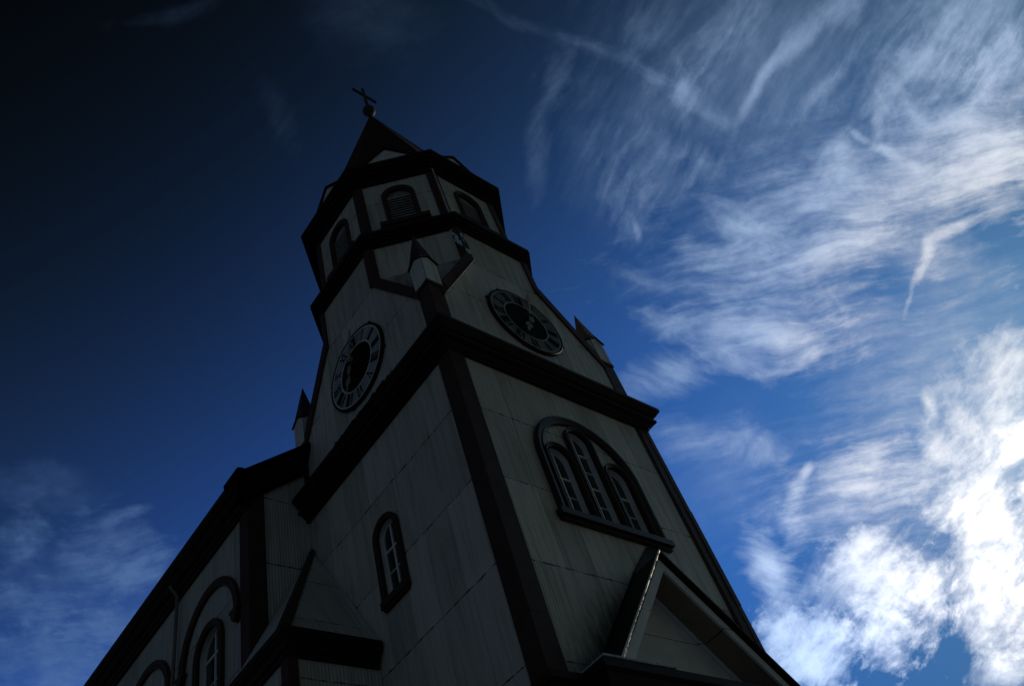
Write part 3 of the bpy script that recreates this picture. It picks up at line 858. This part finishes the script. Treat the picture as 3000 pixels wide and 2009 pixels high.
# --- pinnacles -----------------------------------------------------------
def pinnacle(sx, sy):
    X = lambda t: t if sx == 0 else 6.5 - t
    Y = lambda t: t if sy == 0 else 6.5 - t
    c = 0.235
    sq = lambda h, z: [(X(c - h), Y(c - h), z), (X(c + h), Y(c - h), z), (X(c + h), Y(c + h), z), (X(c - h), Y(c + h), z)]
    zb, ze, zp = 18.05, 18.99, 19.16
    body = MB().loft([sq(0.235, zb), sq(0.235, ze)], True, False)
    hb = 0.235
    corners = [(-hb, -hb), (hb, -hb), (hb, hb), (-hb, hb)]
    for i in range(4):
        (ax, ay), (bx, by) = corners[i], corners[(i + 1) % 4]
        body.poly([(X(c + ax), Y(c + ay), ze), (X(c + bx), Y(c + by), ze), (X(c + (ax + bx) / 2), Y(c + (ay + by) / 2), zp)])
    p = body.build('pinnacle', 'pinn_white', church)
    # raised arch-headed border on each face
    bd = MB()
    for i in range(4):
        (ax, ay), (bx, by) = corners[i], corners[(i + 1) % 4]
        n_ = Vector(((ax + bx) / 2, (ay + by) / 2, 0)).normalized()
        u_ = Vector((bx - ax, by - ay, 0)).normalized()
        o = Vector((c + (ax + bx) / 2, c + (ay + by) / 2, 0))
        def fp(u, z, w):
            q_ = o + u_ * u + n_ * w
            return Vector((X(q_.x), Y(q_.y), z))
        inner = arch(0, 0.125, zb + 0.0, 18.86, 10)
        outer_ = [(-0.235, zb), (-0.235, 18.96), (0.0, 19.14), (0.235, 18.96), (0.235, zb)]
        loop = outer_ + list(reversed(inner))
        bd.sheet(fp, loop, (), 0.014)
        bd.loft([[fp(u, z, 0.014) for u, z in inner], [fp(u, z, -0.002) for u, z in inner]], closed=False)
    bd.build('arched_border', 'pinn_white', p, fix=False)
    # gableted spirelet
    r = MB()
    ho = 0.30
    ap_ = (X(c), Y(c), 20.60)
    oc = [(-ho, -ho), (ho, -ho), (ho, ho), (-ho, ho)]
    for i in range(4):
        (ax, ay), (bx, by) = oc[i], oc[(i + 1) % 4]
        k = 0.74
        A_ = (X(c + ax), Y(c + ay), 18.95)
        B_ = (X(c + bx), Y(c + by), 18.95)
        Mi = (X(c + (ax + bx) / 2), Y(c + (ay + by) / 2), 19.19)
        Aq = (X(c + ax * k), Y(c + ay * k), 19.26)
        Bq = (X(c + bx * k), Y(c + by * k), 19.26)
        Mq = (X(c + (ax + bx) / 2 * k), Y(c + (ay + by) / 2 * k), 19.30)
        r.poly([A_, Mi, Mq, Aq]); r.poly([Mi, B_, Bq, Mq]); r.poly([Aq, Mq, ap_]); r.poly([Mq, Bq, ap_])
    ob = r.build('pinnacle_roof', 'pinn_roof', p)
    sol = ob.modifiers.new('thickness', 'SOLIDIFY')
    sol.thickness = 0.035
    sol.offset = -1
    # dark pedestal below, with a bead down its inner edges
    ped = MB().loft([sq(0.222, 16.0), sq(0.222, zb)], True, True)
    ped.build('pedestal', 'trim', p)
    MB().loft([sq(0.252, zb - 0.10), sq(0.252, zb - 0.002)], True, True).build('pedestal_cap', 'trim', p)
    pd = [(X(0), Y(0)), (X(0.47), Y(0)), (X(0.47), Y(0.05)), (X(0.05), Y(0.05)), (X(0.05), Y(0.47)), (X(0), Y(0.47))]


for sx, sy in ((0, 0), (1, 0), (0, 1), (1, 1)):
    pinnacle(sx, sy)

# --- belfry ---------------------------------------------------------------
AB = 3.03
hwb = AB * math.tan(math.pi / 8)
C3 = 25.90
for k in range(8):
    f8 = oct_frame(k, AB)
    hole = arch(0, 0.40, 23.36, 24.95, 16)
    MB().sheet(f8, [(-hwb, 22.4), (hwb, 22.4), (hwb, C3 + 0.2), (-hwb, C3 + 0.2)], [hole], 0).build('belfry_wall', 'belfry_clad', church, fix=False)
    wn = arch_band(MB(), f8, 0, 0.385, 23.36, 24.95, [(o, w) for o, w in ARCHITRAVE(0.155, 0.07)], 18).build('louvred_window', 'trim', church)
    lv = MB()
    zz = 23.42
    while zz < 24.98:
        a = [(-0.385, zz, -0.04), (-0.385, zz + 0.075, -0.13)]
        lv.loft([[f8(-0.385, zz, -0.035), f8(0.385, zz, -0.035)], [f8(-0.385, zz + 0.11, -0.13), f8(0.385, zz + 0.11, -0.13)],
                 [f8(-0.385, zz + 0.125, -0.13), f8(0.385, zz + 0.125, -0.13)], [f8(-0.385, zz + 0.016, -0.035), f8(0.385, zz + 0.016, -0.035)]], closed=False)
        lv.prism(f8, [(-0.385, zz - 0.03), (0.385, zz - 0.03), (0.385, zz + 0.018), (-0.385, zz + 0.018)], -0.036, -0.026)
        zz += 0.145
    lv.build('louvre', 'louvre', wn)
    MB().sheet(f8, arch(0, 0.40, 23.30, 24.95), w=-0.16).build('shade_backing', 'shadow_board', wn)
    MB().prism(f8, [(-0.39, 24.95), (0.39, 24.95)] + [(0.39 * math.cos(math.pi * i / 14), 24.955 + 0.39 * math.sin(math.pi * i / 14)) for i in range(15)], -0.12, -0.09).build('fanlight', 'fanlight', wn)
    sl = MB().prism(f8, [(-0.78, 23.14), (0.78, 23.14), (0.78, 23.36), (-0.78, 23.36)], -0.05, 0.17)
    sl.prism(f8, [(-0.70, 22.95), (0.70, 22.95), (0.70, 23.138), (-0.70, 23.138)], -0.05, 0.09)
    sl.build('sill', 'trim', wn)
corner_boards(3.08, 0.21, 22.5, C3 + 0.06, 0.07, 0)
cornice(8, 3.08, [(-0.08, 25.86), (0.05, 25.86), (0.05, 26.02), (0.14, 26.02), (0.14, 26.14), (0.24, 26.14), (0.24, 26.28), (0.36, 26.28), (0.36, 26.42), (0.42, 26.42), (0.42, 26.55), (0.30, 26.60)], 'belfry_cornice')
MB().tube([(1.905 + 0.06, 0.10, 22.6), (1.905 + 0.06, 0.10, 25.9)], 0.022).build('lightning_cable', 'flashing', church)

# --- spire -----------------------------------------------------------------
ZS0, ZS1, AS0 = 26.56, 37.62, 3.42
MB().loft([ring(8, AS0, ZS0), ring(8, 3.05, 27.15), ring(8, 2.72, 27.9), ring(8, 0.02, ZS1)], True, True).build('spire', 'roof', church)
hip = MB()
for i in range(8):
    p0, p1 = Vector(ring(8, 2.73, 27.9)[i]), Vector((CX, CY, ZS1 + 0.02))
    hip.tube([Vector(ring(8, AS0 + 0.01, ZS0)[i]), Vector(ring(8, 3.06, 27.15)[i]), p0, p1], 0.03, 6)
hip.build('spire_ridges', 'roof', church)
for k in range(8):
    f8 = oct_frame(k, 3.20)
    gb = MB()
    zb, zp, h = 26.60, 27.86, 1.22
    rz = (ZS1 - ZS0) / AS0
    back = lambda z: -(3.20 - (AS0 if z < 27 else 2.75)) - 0.05
    for s in (-1, 1):
        t = 0.06
        gb.loft([[f8(s * (h + 0.06), zb, 0.07), f8(0, zp, 0.07)], [f8(s * (h + 0.06), zb + t, 0.07), f8(0, zp + t, 0.07)],
                 [f8(s * (h + 0.06), zb + t, back(zb) - 0.1), f8(0, zp + t, back(zp) - 0.12)], [f8(s * (h + 0.06), zb, back(zb) - 0.1), f8(0, zp, back(zp) - 0.12)]], closed=True)
        gb.prism(f8, [(s * (h - 0.03), zb), (s * h, zb + 0.0), (0, zp - 0.005), (0, zp - 0.05)], 0.01, 0.05)
    go = gb.build('gablet', 'roof', church)
    MB().prism(f8, [(-h + 0.03, zb - 0.02), (h - 0.03, zb - 0.02), (0, zp - 0.03)], -0.25, 0.0).build('tympanum', 'pinn_white', go)
MB().ball((CX, CY, 38.13), 0.30).build('ball_finial', 'copper', church, smooth=True)
cr = MB()
cr.box(CX - 0.055, CX + 0.055, CY - 0.05, CY + 0.05, 38.40, 40.72)
cr.build('cross', 'copper', church)
MB().box(CX - 0.65, CX + 0.65, CY - 0.052, CY + 0.052, 39.86, 39.98).build('cross_arm', 'copper', bpy.data.objects['cross'])
MB().tube([(CX, CY, 37.3), (CX, CY, 37.9)], 0.10, 12).build('finial_neck', 'roof', church)

# --- porch ------------------------------------------------------------------
PY = -0.71
ZA, ZE = 10.16, 7.43
PITCH = {-1: 1.11, 1: 1.0}
SL = PITCH[-1]
hwp = (ZA - ZE) / SL
por = MB()
EPROF = [(0.0, 6.55), (0.06, 6.55), (0.06, 6.75), (0.12, 6.80), (0.12, 6.98), (0.20, 7.03), (0.28, 7.18), (0.28, 7.24), (0.36, 7.28), (0.36, 7.42), (0.0, 7.46)]
x0, x1, y0 = 0.72, 5.78, -0.42
rings_ = []
for o, z in EPROF:
    rings_.append([(x0 - o, 0.03, z), (x0 - o, y0 - o, z), (x1 + o, y0 - o, z), (x1 + o, 0.03, z)])
por.loft(rings_, closed=False)
por.poly([(x0, 0.03, 6.55), (x0, y0, 6.55), (x1, y0, 6.55), (x1, 0.03, 6.55)])
porch = por.build('porch', 'cornice', church)
for s in (-1, 1):
    SL = PITCH[s]
    hwp = (ZA - ZE) / SL
    xo = lambda u: CX + s * u
    he = hwp + 0.02
    t = 0.045
    r = MB()
    P0, P1 = (0.0, ZA), (he, ZA - SL * he)
    r.loft([[(xo(P0[0]), PY, P0[1]), (xo(P1[0]), PY, P1[1])], [(xo(P0[0]), PY, P0[1] - t * 1.45), (xo(P1[0]), PY, P1[1] - t * 1.45)],
            [(xo(P0[0]), 0.02, P0[1] - t * 1.45), (xo(P1[0]), 0.02, P1[1] - t * 1.45)], [(xo(P0[0]), 0.02, P0[1]), (xo(P1[0]), 0.02, P1[1])]], closed=True)
    r.poly([(xo(P1[0]), PY, P1[1]), (xo(P1[0]), PY, P1[1] - t * 1.45), (xo(P1[0]), 0.02, P1[1] - t * 1.45), (xo(P1[0]), 0.02, P1[1])])
    r.build('porch_roof', 'porch_roof', porch)
    # white barge board set back under the verge
    bfr = frame((CX, PY + 0.12, 0), (s, 0, 0), (0, -1, 0))
    d0, d1 = 0.17, 0.43
    MB().prism(bfr, [(0, ZA - d0), (0, ZA - d1), ((ZA - d1 - 7.46) / SL, 7.46), ((ZA - d0 - 7.46) / SL, 7.46)], -0.03, 0.02).build('bargeboard', 'white', porch)
    # soffit lining behind the barge board
    z_ = lambda u: ZA - 0.40 - SL * u
    ue = (ZA - 0.40 - 7.47) / SL
    MB().poly([(xo(0), PY + 0.16, z_(0)), (xo(ue), PY + 0.16, z_(ue)), (xo(ue), 0.0, z_(ue)), (xo(0), 0.0, z_(0))]).build('soffit', 'soffit', porch, fix=False)
    MB().prism(frame((CX, 0.0, 0), (s, 0, 0), (0, -1, 0)), [(0, z_(0) - 0.01), (0, z_(0) - 0.16), ((z_(0) - 0.16 - 7.47) / SL, 7.47), ((z_(0) - 0.01 - 7.47) / SL, 7.47)], -0.02, 0.07).build('bed_moulding', 'reveal', porch)
SL = PITCH[-1]
hwp = (ZA - ZE) / SL
# gable lining on the tower face
MB().prism(RF, [(CX - 2.1, 7.44), (CX + 2.35, 7.44), (CX, 7.44 + 2.1 * SL)], -0.045, 0.012).build('tympanum', 'white', porch)
# bright torn verge flashing along the near rake
vg = MB()
random.seed(9)
a_, b_, c_ = [], [], []
for i in range(60):
    u = -(hwp + 0.0) + hwp * i / 59
    z = ZA + SL * u
    j = random.random()
    low = max(0.0, (-u / hwp - 0.72) / 0.28)           # torn wide open near the foot
    a_.append((CX + u, PY - 0.010, z + 0.004 * j))
    b_.append((CX + u + 0.008, PY - 0.016 - 0.006 * j, z - 0.022 - 0.016 * random.random() - 0.03 * low * j))
    c_.append((CX + u + 0.02, PY - 0.004, z - 0.034 - 0.022 * random.random() - 0.10 * low * random.random()))
vg.loft([a_, b_, c_], closed=False)
vg.build('verge_flashing', 'bare_metal', porch, fix=False, label='torn bright metal edge along the left verge')
# dark plate added for the mould-stained wall above the porch ridge
MB().prism(RF, [(3.22, 10.12), (4.05, 10.95), (4.5, 10.95), (4.2, 9.9)], -0.045, 0.0).build('ridge_dark_plate', 'porch_roof', porch)
# pale capping pieces with the ledge's sunlit patches put into their colour
cap = MB()
random.seed(3)
for i in range(7):
    xa = 0.38 + i * 0.24
    dz = 0.012 * random.random()
    cap.box(xa, xa + 0.225, -0.79 - 0.01 * random.random(), -0.05, 7.425 + dz, 7.46 + dz)
cap.build('ledge_lit_capping', 'flashing', porch, label='pale grey ledge capping with sunlit patches painted in')
# scroll brackets
for bx_ in (0.95, 5.55):
    pr = [(-0.42, 6.98), (-0.74, 6.98), (-0.74, 6.92), (-0.66, 6.86), (-0.56, 6.80), (-0.53, 6.68), (-0.47, 6.56), (-0.42, 6.50)]
    bm_ = MB().loft([[(bx_ - 0.07, y, z) for y, z in pr], [(bx_ + 0.07, y, z) for y, z in pr]], True, True)
    bm_.build('bracket', 'trim_peel', porch)
for cx_ in (0.95, 5.55):
    prof = [(0.26, 0.0), (0.26, 0.25), (0.2, 0.3), (0.19, 0.5), (0.16, 6.1), (0.2, 6.2), (0.22, 6.4), (0.22, 6.54)]
    MB().loft([[(cx_ + r * math.cos(t), -0.22 + r * math.sin(t), z) for t in (2 * math.pi * i / 20 for i in range(20))] for r, z in prof], True, True).build('column', 'white', porch)
dr_ = MB().prism(RF, arch(CX, 1.1, 0.02, 3.4), -0.04, 0.03).build('door', 'trim_brown', church)
arch_band(MB(), RF, CX, 1.1, 0.0, 3.4, ARCHITRAVE(0.22, 0.12)).build('door_frame', 'trim', dr_)

# --- nave --------------------------------------------------------------------
NX, NY0, NY1 = -1.63, 6.2, 38.5
NXR = 2 * CX - NX
NF = frame((NX, 0, 0), (0, 1, 0), (-1, 0, 0))
NR = frame((NXR, 0, 0), (0, 1, 0), (1, 0, 0))
FF = frame((0, NY0, 0), (1, 0, 0), (0, -1, 0))
BAYS = [8.17 + 3.53 * k for k in range(8)]
NZ = 15.5
holes = [arch(y, 0.555, 10.4, 12.75) for y in BAYS]
for fr_, nm in ((NF, 'nave_wall'), (NR, 'nave_far_wall')):
    MB().sheet(fr_, [(NY0 + 0.02, 0), (NY1, 0), (NY1, NZ + 0.2), (NY0 + 0.02, NZ + 0.2)], holes if fr_ is NF else (), WP).build(nm, 'nave_clad', church, fix=False)
RSL = 0.865                                            # nave roof pitch
rz = lambda x: 16.16 + RSL * (x + 1.9)
rk = lambda x: rz(x) if x <= CX else rz(2 * CX - x)
MB().sheet(FF, [(NX + 0.02, 0), (NXR - 0.02, 0), (NXR - 0.02, rk(NXR) - 0.35), (CX, rk(CX) - 0.35), (NX + 0.02, rk(NX) - 0.35)], (), WP).build('nave_front_wall', 'nave_front_clad', church, fix=False)
MB().sheet(frame((0, NY1, 0), (1, 0, 0), (0, 1, 0)), [(NX, 0), (NXR, 0), (NXR, rk(NXR) - 0.35), (CX, rk(CX) - 0.35), (NX, rk(NX) - 0.35)], (), 0).build('nave_end_wall', 'nave_front_clad', church, fix=False)
rf = MB()
for s in (-1, 1):
    xe = 3.25 + s * 5.24
    rf.loft([[(CX, 5.98, rk(CX)), (xe, 5.98, rk(xe))], [(CX, NY1 + 0.3, rk(CX)), (xe, NY1 + 0.3, rk(xe))]], closed=False)
rf.build('nave_roof', 'roof', church, fix=False)
# eaves cornice along the side wall
ECP = [(-0.05, 15.34), (0.03, 15.34), (0.03, 15.46), (0.08, 15.50), (0.10, 15.60), (0.20, 15.66), (0.26, 15.74), (0.26, 15.80), (0.34, 15.86), (0.38, 15.93), (0.40, 15.94), (0.40, 16.10), (0.36, 16.12), (0.20, 16.16)]
for s, x_ in ((-1, NX), (1, NXR)):
    MB().loft([[(x_ + s * o, 6.0, z), (x_ + s * o, NY1 + 0.2, z)] for o, z in ECP], closed=False).build('eaves_cornice', 'cornice', church, fix=False)
# rounded end of the eaves gutter at the front corner
MB().loft([[(NX - 0.40 + o, 5.86, z), (NX - 0.40 + o, 6.5, z)] for o, z in ((0, 15.95), (-0.05, 16.02), (-0.06, 16.12), (-0.02, 16.2), (0.06, 16.24), (0.3, 16.24), (0.3, 15.95))], True, True).build('gutter_end', 'cornice', church)
# raking cornice of the nave gable
RP = [(0.0, -0.86), (0.05, -0.86), (0.05, -0.74), (0.10, -0.70), (0.13, -0.58), (0.22, -0.50), (0.22, -0.42), (0.30, -0.34), (0.34, -0.24), (0.36, -0.23), (0.36, 0.02), (0.0, 0.06)]
for s in (-1, 1):
    xa, xb = CX, CX + s * 5.22
    MB().loft([[(xa, NY0 - o, rk(xa) + z), (xb, NY0 - o, rk(xb) + z)] for o, z in RP], closed=True, caps=True).build('raking_cornice', 'cornice', church)
for x_, s in ((NX, 1), (NXR, -1)):
    pilaster(x_, NY0, s, 1, 0, 15.95)
# blind arches, windows, downpipe
for k, y in enumerate(BAYS):
    ba = arch_band(MB(), NF, y, 1.29, 12.93, 12.95, [(0, -0.06), (0, 0.03), (0.04, 0.05), (0.09, 0.035), (0.14, 0.05), (0.19, 0.055), (0.205, 0.04), (0.205, -0.06)], 30).build('blind_arch', 'trim', church)
    for sd in (-1, 1):
        c0 = y + sd * 1.385
        pts = [(c0 - 0.20, 12.93), (c0 + 0.20, 12.93), (c0 + 0.20, 12.87), (c0 + 0.14, 12.85), (c0 + 0.12, 12.74), (c0 + 0.07, 12.64), (c0, 12.58), (c0 - 0.07, 12.64), (c0 - 0.12, 12.74), (c0 - 0.14, 12.85), (c0 - 0.20, 12.87)]
        MB().prism(NF, pts, -0.06, 0.085).build('corbel', 'trim', ba)
    window(church, NF, y, 0.55, 10.4, 12.75, 0.17, 0.05, -0.22, [(12.72, 0.03), (12.05, 0.012), (11.4, 0.03), (10.9, 0.012)], sill=(0.80, 10.2, 10.4, 0.12))
pipe = [(NX - 0.26, 9.92, 15.66), (NX - 0.22, 9.92, 15.58), (NX - 0.10, 9.92, 15.46), (NX - 0.065, 9.92, 15.38), (NX - 0.06, 9.92, 15.2), (NX - 0.06, 9.92, 0.05)]
MB().tube(pipe, 0.045, 10).build('downpipe', 'pipe', church, smooth=True)
for z in (13.05, 11.0, 8.8, 6.0, 3.0):
    MB().tube([(NX - 0.06, 9.92, z - 0.05), (NX - 0.06, 9.92, z + 0.05)], 0.06, 10).build('pipe_clip', 'pipe', bpy.data.objects['downpipe'])

# --- corner annex between tower and nave ----------------------------------------
AXL, AYF, AZT = -1.95, 4.18, 10.30
an = MB()
an.sheet(frame((0, AYF, 0), (1, 0, 0), (0, -1, 0)), [(AXL, 0), (0.05, 0), (0.05, AZT), (AXL, AZT)], (), -0.02)
an.sheet(frame((AXL, 0, 0), (0, 1, 0), (-1, 0, 0)), [(AYF, 0), (6.25, 0), (6.25, AZT), (AYF, AZT)], (), -0.02)
annex = an.build('annex', 'annex_clad', church, fix=False)
apx = (0.03, 6.2, 14.46)
ex, ey, ez = AXL - 0.14, AYF - 0.16, 10.62
ar = MB()
ar.poly([(ex, ey, ez), (0.02, ey, ez), apx])
ar.poly([(ex, ey, ez), apx, (ex, 6.22, ez)])
ar.build('annex_roof', 'annex_clad', annex, fix=False)
hb_ = MB()
p0, p1 = Vector((ex, ey, ez + 0.02)), Vector(apx) + Vector((-0.02, -0.02, 0.02))
dv = (p1 - p0).normalized()
sd = dv.cross(Z).normalized()
dn = sd.cross(dv).normalized()
if dn.z < 0:
    dn = -dn
wl = 0.13
sA = (Vector((0.02, ey, ez)) - Vector((ex, ey, ez))).normalized()
rgs = []
for p, k in ((p0, 1.0), (p1, 0.55)):
    rgs.append([p - sd * wl * k - dn * 0.07, p - sd * wl * k - dn * 0.02, p + dn * 0.045, p + sd * wl * k - dn * 0.02, p + sd * wl * k - dn * 0.07])
hb_.loft(rgs, True, True)
hb_.build('hip_board', 'trim', annex)
APR = [(-0.03, 10.12), (0.04, 10.12), (0.04, 10.22), (0.09, 10.26), (0.11, 10.36), (0.18, 10.42), (0.20, 10.47), (0.23, 10.48), (0.23, 10.60), (0.20, 10.63), (0.10, 10.66)]
ac_ = MB().loft([[(0.0, AYF - o, z), (AXL - o, AYF - o, z), (AXL - o, 6.2, z)] for o, z in APR], closed=False)
ac_.poly([(0.0, AYF - o, z) for o, z in APR])
ac_.build('annex_cornice', 'cornice', annex, fix=False)
a = [(AXL - 0.02, AYF - 0.02), (AXL + 0.20, AYF - 0.02), (AXL + 0.20, AYF + 0.03), (AXL + 0.03, AYF + 0.03), (AXL + 0.03, AYF + 0.22), (AXL - 0.02, AYF + 0.22)]
MB().loft([[(x, y, 0) for x, y in a], [(x, y, 10.15) for x, y in a]], True, True).build('corner_board', 'trim', annex)
